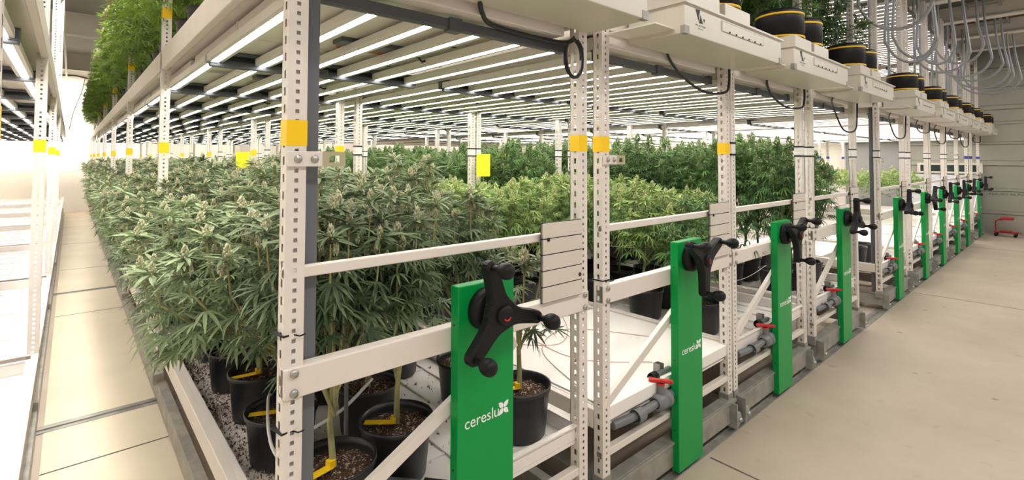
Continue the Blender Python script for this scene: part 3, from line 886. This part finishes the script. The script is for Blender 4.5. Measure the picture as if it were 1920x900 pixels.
def pot_mesh(tall=1.0):
    mb = MB(); h = .225 * tall
    mb.lathe([(0, .004), (.112, .0), (.118, .01), (.136, h - .022), (.143, h - .020), (.145, h), (.138, h), (.133, h - .024), (.131, h - .05), (.12, h - .06)], POT, 32)
    return mb.mesh('pot')
def soilm():
    mb = MB(); rr = random.Random(5); prof = []
    vs = [(0, 0, .192)]; n = 28
    for j, r_ in enumerate((.045, .09, .133)):
        for k in range(n):
            a = 2 * PI * k / n; vs.append((r_ * math.cos(a), r_ * math.sin(a), .190 - .004 * j + rr.uniform(-.005, .005)))
    fs = [(0, 1 + k, 1 + (k + 1) % n) for k in range(n)]
    for j in range(2):
        for k in range(n): fs.append((1 + j * n + k, 1 + (j + 1) * n + k, 1 + (j + 1) * n + (k + 1) % n, 1 + j * n + (k + 1) % n))
    mb.add(vs, fs, SOIL, True); return mb.mesh('soil')
def tag_mesh():
    mb = MB(); mb.obox((.065, -.02, .205), (.055, -.02, .0), (.006, .015, 0), (0, 0, .0012), YTAG)
    mb.obox((.012, -.002, .215), (.010, -.004, 0), (.004, .012, 0), (0, 0, .012), YTAG)
    return mb.mesh('name_tag')
KINDS = {}
def kind(key, strain, seed, **kw):
    (a, b, st) = gen_plant(seed, 'hi', **kw)
    mb = MB()
    for pts, rr in st: mb.tube(pts, rr, STEM if strain == 'grey' else STEMD, 6, False)
    KINDS[key] = (quad_mesh('foliage', a[0], a[1], LEAF[strain], a[2]), quad_mesh('blossoms', b[0], b[1], BUD[strain], None, True), mb.mesh('stem'))
for q in range(4): kind('grey%d' % q, 'grey', 11 + q, R=.32, ncola=19, bsize=.74, nlow=115, lowz=.50)
for q in range(3): kind('greyA%d' % q, 'grey', 31 + q, R=.35, ncola=22, shift=(-.17, 0), droopy=.14, flat=.16, bsize=.74, nlow=120, lowz=.50)
for q in range(3): kind('greyF%d' % q, 'grey', 111 + q, R=.25, H=1.10, ncola=15, shift=(.02, .17), bsize=.74, nlow=110, lowz=.50)
kind('greySmall', 'grey', 77, R=.16, H=.80, ncola=4, nfan=6, nlow=6, shift=(.06, -.02))
for q in range(3): kind('bright%d' % q, 'bright', 51 + q, R=.29, H=.98, ncola=15)
for q in range(4): kind('deep%d' % q, 'deep', 61 + q, R=.28, H=1.16, ncola=15, spike=.12, bsize=1.2, nlow=110, lowz=.42)
kind('deepO', 'deep', 85, R=.34, H=.95, ncola=16, shift=(.22, -.06), droopy=.25, flat=.3)
kind('deepF0', 'deep', 81, R=.34, H=.98, ncola=15, shift=(0, -.06), flat=.3)
for q in range(3): kind('upper%d' % q, 'upper', 91 + q, R=.32, H=1.08, ncola=17, shift=(-.20, 0), droopy=.05, flat=.55, nfan=14, nlow=110, lowz=.2, bsize=1.2)
def plant(key, loc, rz, sc, label, group, ytag=False):
    p = thing('cannabis_plant', loc, label, 'plant', group, rz)
    p.scale = (1, 1, sc)
    fo, bu, st = KINDS[key]
    pt = part('pot', cached('pot', pot_mesh), p); part('soil', cached('soil', soilm), pt)
    part('stem', st, p); part('foliage', fo, p); part('blossoms', bu, p)
    if ytag: part('name_tag', cached('tag', tag_mesh), pt, (0, 0, 0), (0, 0, ytag), label='yellow plant tag')
    return p
SPOTS = []    # (dist, rack, col, row, x, y)
prnd = random.Random(21)
def canopy(i, cols, ystart, pitch, yend=19.6, jit=.05):
    x0 = RACKS[i][0]
    nrow = int((yend - ystart) / pitch)
    for r_ in range(nrow):
        for c_, cx in enumerate(cols):
            x = x0 + cx + prnd.uniform(-jit, jit) * .5; y = ystart + pitch * r_ + prnd.uniform(-jit, jit)
            if i == 0 and c_ == 2 and r_ < 1: continue
            if min(abs(y - yy - .03) for yy in PY) < .10 and (c_ in (0, 2)): y += .12
            SPOTS.append((math.hypot(x, y), i, c_, r_, x, y))
canopy(0, (.25, .60, 1.02), 2.22, .46)
canopy(1, (.26, .64, 1.02), 3.1, .46)
canopy(2, (.26, .64, 1.02), 2.36, .47)
canopy(3, (.26, .64, 1.02), 1.86, .47)
canopy(4, (.26, .64, 1.02), 6.2, .55, 15)
canopy(5, (.26, .64, 1.02), 4.6, .55, 12)
canopy(6, (.26, .64, 1.02), 5.2, .55, 10)
canopy(7, (.26, .64, 1.02), 2.3, .52, 7)
canopy(8, (.26, .64, 1.02), 2.5, .52, 7)
SPOTS.sort()
NIND = 250
front = [('grey0', .70, 1.71, 1.9, 'corner pot behind the dark pole'), ('grey2', 1.00, 1.82, .4, 'front pot with a long yellow tag, left of the nearest green panel'),
         ('greySmall', 1.575, 1.72, 0, 'thin bare plant alone in a pot right of the nearest green panel')]
plant('greyF0', (front[0][1], front[0][2], FLZ), .1, 1.0, 'flowering cannabis plant with yellow tag, ' + front[0][4], 'cannabis plants in black pots', 3.6)
plant('greyF1', (front[1][1], front[1][2], FLZ), -.1, 1.0, 'flowering cannabis plant, ' + front[1][4], 'cannabis plants in black pots', 2.9)
plant('greySmall', (front[2][1], front[2][2], FLZ), 0, 1.0, front[2][4] + ', cannabis', 'cannabis plants in black pots', 3.0)
plant('greyF2', (1.58, 2.16, FLZ), 0, .93, 'flowering cannabis plant behind the nearest green panel, close to the slatted board', 'cannabis plants in black pots')
plant('deepF0', (RACKS[2][0] + .28, 1.85, FLZ), 1.1, 1.0, 'cannabis plant in the front pot behind the second green panel, third rack', 'cannabis plants in black pots')
COLN = ['aisle-side', 'middle', 'far-side']
STR = ['grey', 'bright', 'deep', 'deep', 'deep', 'bright', 'bright', 'bright', 'bright']
rest = []
rank = {}
for (d, i, c_, r_, x, y) in SPOTS:
    if NIND <= 0: rest.append((i, c_, x, y)); continue
    NIND -= 1
    s = STR[i] if not (i == 2 and y < 4.0) else 'bright'
    key = 'greyA%d' % prnd.randrange(3) if (i == 0 and c_ == 0) else s + str(prnd.randrange(3))
    n_ = rank[(i, c_)] = rank.get((i, c_), -1) + 1
    tone = {'grey': 'grey-green flowering', 'bright': 'bright green flowering', 'deep': 'deep green spiky'}[s]
    if n_ < 15: lab = '%s cannabis plant, %s from the front, %s row, %s rack' % (tone, ORD[n_ + (1 if i == 0 and c_ < 2 else 0)], COLN[c_], ORD[i])
    else: lab = '%s cannabis plant far back in the %s row, %s rack' % (tone, COLN[c_], ORD[i])
    rz = prnd.uniform(-.35, .35) if key.startswith('greyA') else prnd.uniform(0, 2 * PI)
    plant(key, (x, y, FLZ), rz, prnd.uniform(.93, 1.07) if i != 3 else prnd.uniform(.95, 1.12), lab, 'cannabis plants in black pots', (3.3 if (i == 0 and c_ == 0 and r_ in (0, 1)) else False))
# upper deck plants
UZ = 2.50
for r_ in range(34):
    y = 3.95 + .46 * r_ + prnd.uniform(-.04, .04)
    if min(abs(y - yy - .03) for yy in PY) < .10: y += .12
    if y > 19.3: break
    lab = 'leafy cannabis plant on the nearest rack upper deck, overhanging the aisle, '
    lab = lab + ORD[r_] + ' back' if r_ < 14 else 'leafy cannabis plant far back along the upper deck edge of the nearest rack'
    plant('upper%d' % prnd.randrange(3), (RACKS[0][0] + .24, y, UZ), prnd.uniform(-.35, .35), prnd.uniform(.90, 1.05), lab, 'cannabis plants on the upper decks')
for i in (2, 3):
    for r_ in range(3):
        for c_, cx in enumerate((.30, .70, 1.05)):
            plant('deepO' if (cx > 1 and r_ < 2) else 'deep%d' % prnd.randrange(4), (RACKS[i][0] + cx, 1.74 + .47 * r_, UZ), 0 if cx > 1 else prnd.uniform(0, 6.28), 1.0,
                  'dark green cannabis plant on the %s rack upper deck, %s row, %s back' % (ORD[i], COLN[c_], ORD[r_]), 'cannabis plants on the upper decks')
# everything farther back is one mass of canopy per strain mesh
VV, FF, TT, BV, BF = [], [], [], [], []; ov = ob = 0
low = {s: [gen_plant(200 + q + 10 * n_, 'lo', R=.31, H=hh, ncola=13, spike=sp) for q in range(2)] for n_, (s, hh, sp) in enumerate((('grey', 1.13, 0), ('bright', .98, 0), ('deep', 1.10, .1)))}
for s in ('grey', 'bright', 'deep'):
    VV, FF, TT, BV, BF = [], [], [], [], []; ov = ob = 0
    for (i, c_, x, y) in rest:
        if STR[i] != s: continue
        a, b, st = low[s][prnd.randrange(2)]
        t = prnd.uniform(0, 6.28); cs, sn = math.cos(t), math.sin(t); Rz = np.array([[cs, sn, 0], [-sn, cs, 0], [0, 0, prnd.uniform(.93, 1.07)]])
        o = np.array([x - (.12 if (i == 0 and c_ == 0) else 0), y, FLZ])
        VV.append(a[0] @ Rz + o); FF.append(a[1] + ov); TT.append(a[2]); ov += len(a[0])
        BV.append(b[0] @ Rz + o); BF.append(b[1] + ob); ob += len(b[0])
    if not VV: continue
    cano = quad_mesh('cannabis_canopy', np.concatenate(VV), np.concatenate(FF), LEAF[s], np.concatenate(TT))
    co = part('cannabis_canopy', cano); tag(co, {'grey': 'distant grey-green cannabis canopy at the far end of the nearest rack', 'bright': 'distant bright green cannabis canopy of the second rack and the racks beyond the gap', 'deep': 'distant deep green cannabis canopy at the far end of the third and fourth racks'}[s], 'plants', None, 'stuff')
    bo = part('blossoms', quad_mesh('blossoms', np.concatenate(BV), np.concatenate(BF), BUD[s], None, True), co)

# ------------------------------------------------------------------ small things
# yellow sticky cards among the plants
for (x, y, z, a, lab) in ((1.30, 5.56, 1.66, -.75, 'yellow sticky insect card standing in the canopy left of the white posts'), (3.20, 4.06, 1.645, -.55, 'yellow sticky insect card beside the double white posts, leaning'),
                          (3.75, 4.45, 1.66, -.55, 'yellow sticky insect card right of the leaning one')):
    t = thing('sticky_card', (x, y, z), lab, 'insect card', 'yellow sticky insect cards in the canopy', a)
    m = MB(); m.box(-.07, .07, -.0015, .0015, -.12, .11, YELS); part('card', m, t)
    m = MB(); m.tube([(0, .006, -.55), (0, .006, .05)], .003, STEM, 6); part('stake', m, t)
# drain valves in front of the trays
def valve(x, y, z, label, red_turn=0.0):
    v = thing('drain_valve', (x, y, z), label, 'valve', 'grey drain valves at the tray fronts')
    m = MB(); m.tube([(-.12, .03, -.004), (.0, .01, 0), (.10, 0, .004), (.50, 0, .02)], .021, PVC, 14); m.lathe([(.034, -.0), (.034, .06)], PVC, 14, (.02, 0, 0), 'x'); m.lathe([(.033, 0), (.033, .05)], PVC, 14, (.40, 0, .017), 'x'); part('pipe', m, v)
    m = MB(); m.lathe([(.026, 0), (.040, .004), (.043, .03), (.043, .075), (.036, .08), (.046, .085), (.046, .11), (.028, .115)], PVC, 18, (.20, 0, .008), 'x'); m.lathe([(.02, 0), (.02, .045)], PVC, 14, (.255, 0, .045)); part('valve_body', m, v)
    m = MB(); m.box(-.062, .062, -.013, .013, 0, .018, RED, .005); m.lathe([(.02, -.012), (.02, 0)], RED, 14); part('handle', m, v, (.255, 0, .102), (0, 0, red_turn), label='red handle')
    m = MB(); m.tube([(0, 0, 0), (.14, 0, .0)], .017, PVC, 12); m.lathe([(.024, 0), (.026, .01), (.026, .045), (.0, .05)], BLACK, 14, (-.045, 0, 0), 'x'); part('capped_pipe', m, v, (.30, .06, .105))
    m = MB()
    for a in ((-.021, -.017, 0, .04), (.017, .021, 0, .04), (-.021, .021, .036, .04)): m.box(a[0], a[1], a[2], a[3], -.16, .155, GALV)
    for s in np.arange(-.13, .14, .05): m.box(-.006, .006, .0352, .0358, s - .011, s + .011, GROOVE)
    part('strut_support', m, v, (.345, .055, .0), (0, .06, 0))
for i in range(1, 10):
    valve(RACKS[i][0] + .22, 1.475, .425, 'grey drain pipe with red handled valve at the tray front of the %s rack' % ORD[i], -1.0)
dv = thing('drain_pipe', (1.02, 1.62, FLZ), 'short grey drain pipe with black end lying in the tray of the nearest rack', 'pipe')
m = MB(); m.tube([(-.16, .16, .05), (0, .0, .035)], .022, PVC, 14); part('pipe', m, dv); m = MB(); m.tube([(-.01, .01, .036), (.05, -.05, .03)], .031, BLACK, 16); part('end_cap', m, dv)
for x, y in ((.93, 1.60), (1.0, 1.585)):
    o = part('cup', MB().lathe([(0, 0), (.012, 0), (.014, .035), (.011, .035), (.0, .006)], PVC, 12), None, (x, y, FLZ)); tag(o, 'small grey tube end standing in the nearest tray behind the brace' + (', right one' if x > .95 else ', left one'), 'fitting')
# drip stakes and thin tubing on the cover sheet
cz = TZ + .096
for n_, (x, y, a, L_) in enumerate(((2.16, 1.86, .5, .17), (2.30, 1.98, .35, .15), (2.02, 2.45, .2, .16), (2.05, 2.9, -.5, .17), (2.45, 2.42, .5, .13), (2.62, 2.9, .4, .12))):
    t = thing('drip_stake', (x, y, cz), 'dark purple drip stake lying on the white cover sheet, %s from the front' % ORD[n_], 'drip stake', 'purple drip stakes on the white sheet', a)
    m = MB(); m.tube([(-L_ / 2, 0, .006), (0, 0, .009), (L_ / 2, 0, .004)], [.0035, .006, .002], PURPLE, 6); m.tube([(.015, -.012, .008), (.015, .014, .008)], .006, PURPLE, 6); part('stake', m, t)
    m = MB(); pts = [(-L_ / 2 - .012 + .012 * math.cos(q), .012 * math.sin(q), .006) for q in np.linspace(0, 2 * PI, 13)]; m.tube(pts, .003, PURPLE, 5, False); part('ring', m, t)
def wav(pts, r, mt, name, label, cat, grp=None):
    m = MB(); P = []
    pts = [Vector(p) for p in pts]
    for i in range(len(pts) - 1):       # catmull-rom
        p0, p1, p2, p3 = pts[max(i - 1, 0)], pts[i], pts[i + 1], pts[min(i + 2, len(pts) - 1)]
        for s in range(8):
            t = s / 8; P.append(.5 * ((2 * p1) + (p2 - p0) * t + (2 * p0 - 5 * p1 + 4 * p2 - p3) * t * t + (3 * p1 - p0 - 3 * p2 + p3) * t ** 3))
    P.append(pts[-1]); m.tube(P, r, mt, 8)
    return tag(part(name, m), label, cat, grp)
for n_, pts in enumerate(([(1.98, 1.7), (2.2, 2.2), (2.6, 2.35), (2.9, 1.9)], [(2.0, 2.6), (2.35, 2.2), (2.8, 2.6), (3.0, 3.2)], [(1.96, 3.1), (2.3, 2.7), (2.25, 2.0), (2.55, 1.65)])):
    wav([(x, y, cz + .003) for x, y in pts], .0026, PINKT, 'drip_tube', 'thin pinkish drip tube curling over the white cover sheet, ' + ('starting nearest the posts', 'crossing behind the stakes', 'running back from the left')[n_], 'tube', 'thin drip tubes')
# trellis strings
for n_, (x0, x1, y, z0, z1) in enumerate(((1.93, 3.16, 3.4, 1.33, 1.26), (1.93, 3.16, 3.9, 1.2, 1.25), (3.28, 4.5, 2.0, 1.02, .95), (3.28, 4.5, 2.6, 1.0, .93), (3.28, 4.5, 1.75, .86, .80), (4.75, 6.0, 1.75, .95, .9), (.53, 1.72, 2.1, 1.05, 1.02), (1.93, 3.16, 4.6, 1.32, 1.3))):
    wav([(x0, y, z0), ((x0 + x1) / 2, y - .02, (z0 + z1) / 2 - .05), (x1, y + .03, z1)], .0022, STRING, 'trellis_string', 'white trellis string stretched across the %s rack, string %s from the front' % (ORD[0 if x0 < 1 else 1 if x0 < 3 else 2 if x0 < 4.6 else 3], ORD[n_]), 'string', 'white trellis strings')
# power cables at the rack fronts
wav([(1.10, 1.42, 2.30), (1.17, 1.50, 2.27), (1.28, 1.56, 2.245), (1.55, 1.555, 2.235), (1.70, 1.53, 2.24), (1.745, 1.50, 2.30)], .010, CABLE, 'power_cable', 'black power cable drooping along the dark light bar of the nearest rack', 'cable', 'black cables at the rack fronts')
pts = []
for q in range(34):
    a = q * .42; pts.append((1.665 + .055 * math.cos(a) * (1 + .06 * math.sin(q)), 1.475 - .0015 * q * .3, 2.15 + .085 * math.sin(a)))
wav(pts, .006, CABLE, 'cable_coil', 'coil of black cable tied to the right post of the nearest rack', 'cable')
for i in range(1, 10):
    x0 = RACKS[i][0]; sg = .06 if i in (3, 4, 6, 8) else 0
    wav([(x0 + .50, 1.44, 2.305), (x0 + .62, 1.50, 2.27), (x0 + .85, 1.55, 2.20), (x0 + 1.08, 1.535, 2.13 - sg * 2), (x0 + 1.22, 1.47, 2.13 - sg * 2), (x0 + 1.265, 1.462, 2.19), (x0 + 1.27, 1.462, 2.305)], .008, CABLE, 'power_cable', 'black power cable drooping at the front of the %s rack' % ORD[i], 'cable', 'black cables at the rack fronts')
# loops of grey conduit from the ceiling tray to the racks
LO = [(7.5, 1.50, 1.10, 2.92), (7.62, 1.45, 1.12, 2.99), (9.1, 1.46, 1.12, 3.10), (9.3, 1.5, 1.0, 3.0), (10.5, 1.44, .96, 3.28), (10.8, 1.48, .9, 3.1), (12.0, 1.52, .86, 3.16), (12.3, 1.45, .8, 3.05), (13.3, 1.40, .80, 3.10), (13.5, 1.48, .72, 3.04), (6.2, 1.45, .95, 3.08)]
for n_, (x, ya, yb, zb) in enumerate(LO):
    ym = (ya + yb) / 2; hw = (ya - yb) / 2 * 1.15; P = [(x, ya - .01, 4.38), (x, ya, 3.8)]
    zr = zb + .30
    for q in range(0, 13):
        a = PI * q / 12; P.append((x + .15 * math.sin(a) + .02 * q, ym + hw * math.cos(a), zr - (zr - zb) * math.sin(a)))
    P += [(x + .28, yb + .02, 3.85), (x + .3, yb + .05, 4.40)]
    wav(P, .017, CONDUIT, 'conduit_loop', 'grey flexible conduit hanging in a loop from the ceiling, %s loop from the left' % ORD[[10, 0, 1, 2, 3, 4, 5, 6, 7, 8, 9].index(n_) if False else n_], 'conduit', 'grey conduit loops')
ct = thing('cable_tray', (10.0, 1.0, 4.36), 'grey cable tray under the ceiling carrying the conduit loops', 'cable tray')
m = MB()
m.box(-4.5, 4.5, -.22, -.20, 0, .07, GALV); m.box(-4.5, 4.5, .20, .22, 0, .07, GALV)
for x in np.arange(-4.4, 4.5, .3): m.box(x, x + .03, -.2, .2, .0, .012, GALV)
part('ladder', m, ct)
for x in (-3.5, -.5, 2.5, 4.2):
    m = MB(); m.box(x - .05, x + .05, -.24, .24, -.02, 0, PURL); m.tube([(x, -.23, 0), (x, -.23, .11)], .006, GALV, 6); m.tube([(x, .23, 0), (x, .23, .11)], .006, GALV, 6); part('hanger', m, ct)
# cable on the back wall, left
cb = wav([(-.35, 21.082, 4.30), (.05, 21.08, 4.33), (.45, 21.08, 4.25), (.8, 21.08, 4.2)], .022, CABLE, 'cable_bundle', 'black cable run high on the pale end wall of the narrow aisle', 'cable')
hc = wav([(.30, 21.07, 4.27), (.22, 21.08, 3.8), (.05, 21.085, 3.2), (-.05, 21.09, 2.6)], .008, CABLE, 'hanging_cable', 'thin dark cable hanging down the pale end wall of the aisle', 'cable')
del hc['label'], hc['category']
hc.parent = cb
# spilled clay pebbles and soil in the first tray
m = MB(); rr = random.Random(9)
PEB = [mat('brown_debris', (.10, .06, .04), .9), mat('pale_debris', (.55, .44, .38), .9), mat('grey_debris', (.20, .15, .12), .9)]
for _ in range(3000):
    band = rr.random()
    x = .46 + (.085 + abs(rr.gauss(0, .07)) if band < .75 else rr.uniform(.10, 1.2)); y = rr.uniform(1.56, 3.84)
    if rr.random() > .35 + .65 * abs(math.sin(y * 5.3 + x * 9)): continue
    s = rr.uniform(.003, .010)
    if x > .46 + W - .08: continue
    c = Vector((x, y, FLZ + .008 + s * .5)); vs = [c + Vector((rr.uniform(-s, s), rr.uniform(-s, s), dz)) for dz in (-s * .4, -s * .4, -s * .4, s)]
    m.add(vs, [(0, 1, 3), (1, 2, 3), (2, 0, 3), (0, 2, 1)], rr.choice(PEB))
tag(part('spilled_substrate', m), 'brown and pale substrate crumbs spilled in the first tray of the nearest rack', 'debris', None, 'stuff')
# white irrigation hose near the first pots
wav([(.56, 1.60, .47), (.60, 1.70, .60), (.57, 1.95, .66), (.64, 2.25, .70), (.72, 2.45, .62)], .006, WHT, 'irrigation_hose', 'thin white hose looping around the corner pots of the nearest rack', 'hose')
wav([(.66, 1.95, .66), (.85, 2.0, .68), (1.02, 2.08, .73)], .007, WHT, 'irrigation_line', 'white irrigation line passing between pots behind the dark pole', 'hose')
for n_, (x, y) in enumerate(((.86, 1.98), (1.22, 2.25))):
    o = part('support_stake', MB().tube([(0, 0, 0), (0, 0, .55)], .009, PVC, 8), None, (x, y, FLZ)); tag(o, 'grey support stake standing between the pots, %s' % ('left one' if n_ == 0 else 'right one'), 'stake')
# black pots lying on the fifth rack
for n_, (x, y) in enumerate(((7.25, 1.80), (7.55, 1.86))):
    m = pot_mesh(); o = part('spare_pot', cached('pot', pot_mesh), None, (RACKS[4][0] + .20 + .33 * n_, 1.80, FLZ + .0)); tag(o, 'empty black pot on the front tray of the fifth rack, %s one' % ('left' if n_ == 0 else 'right'), 'pot', 'empty pots on the fifth rack')
# red padded wheeled tool seat by the metal wall
st = thing('work_seat', (15.85, 1.10, 0), 'red padded rolling work seat on the floor by the metal wall', 'seat')
m = MB(); m.box(-.12, .12, -.27, .10, .47, .545, REDP, .03); part('cushion', m, st)
m = MB(); m.tube([(0, .02, .47), (0, .16, .465), (0, .23, .42), (0, .235, .30), (0, .22, .14)], .022, REDP, 10); part('support_arm', m, st)
m = MB(); m.box(-.10, .10, -.38, .28, .10, .14, REDP, .01); m.box(-.13, .13, -.20, .10, .14, .165, REDP, .008); m.box(-.06, .06, -.48, -.38, .105, .125, REDP, .008); part('base', m, st)
for x in (-.11, .11):
    for y in (-.30, .22):
        m = MB(); m.lathe([(0, -.014), (.05, -.014), (.05, .014), (0, .014)], BLACK, 16, (0, 0, 0), 'x'); part('caster', m, st, (x, y, .05))
st.scale = (.85, .60, .80)
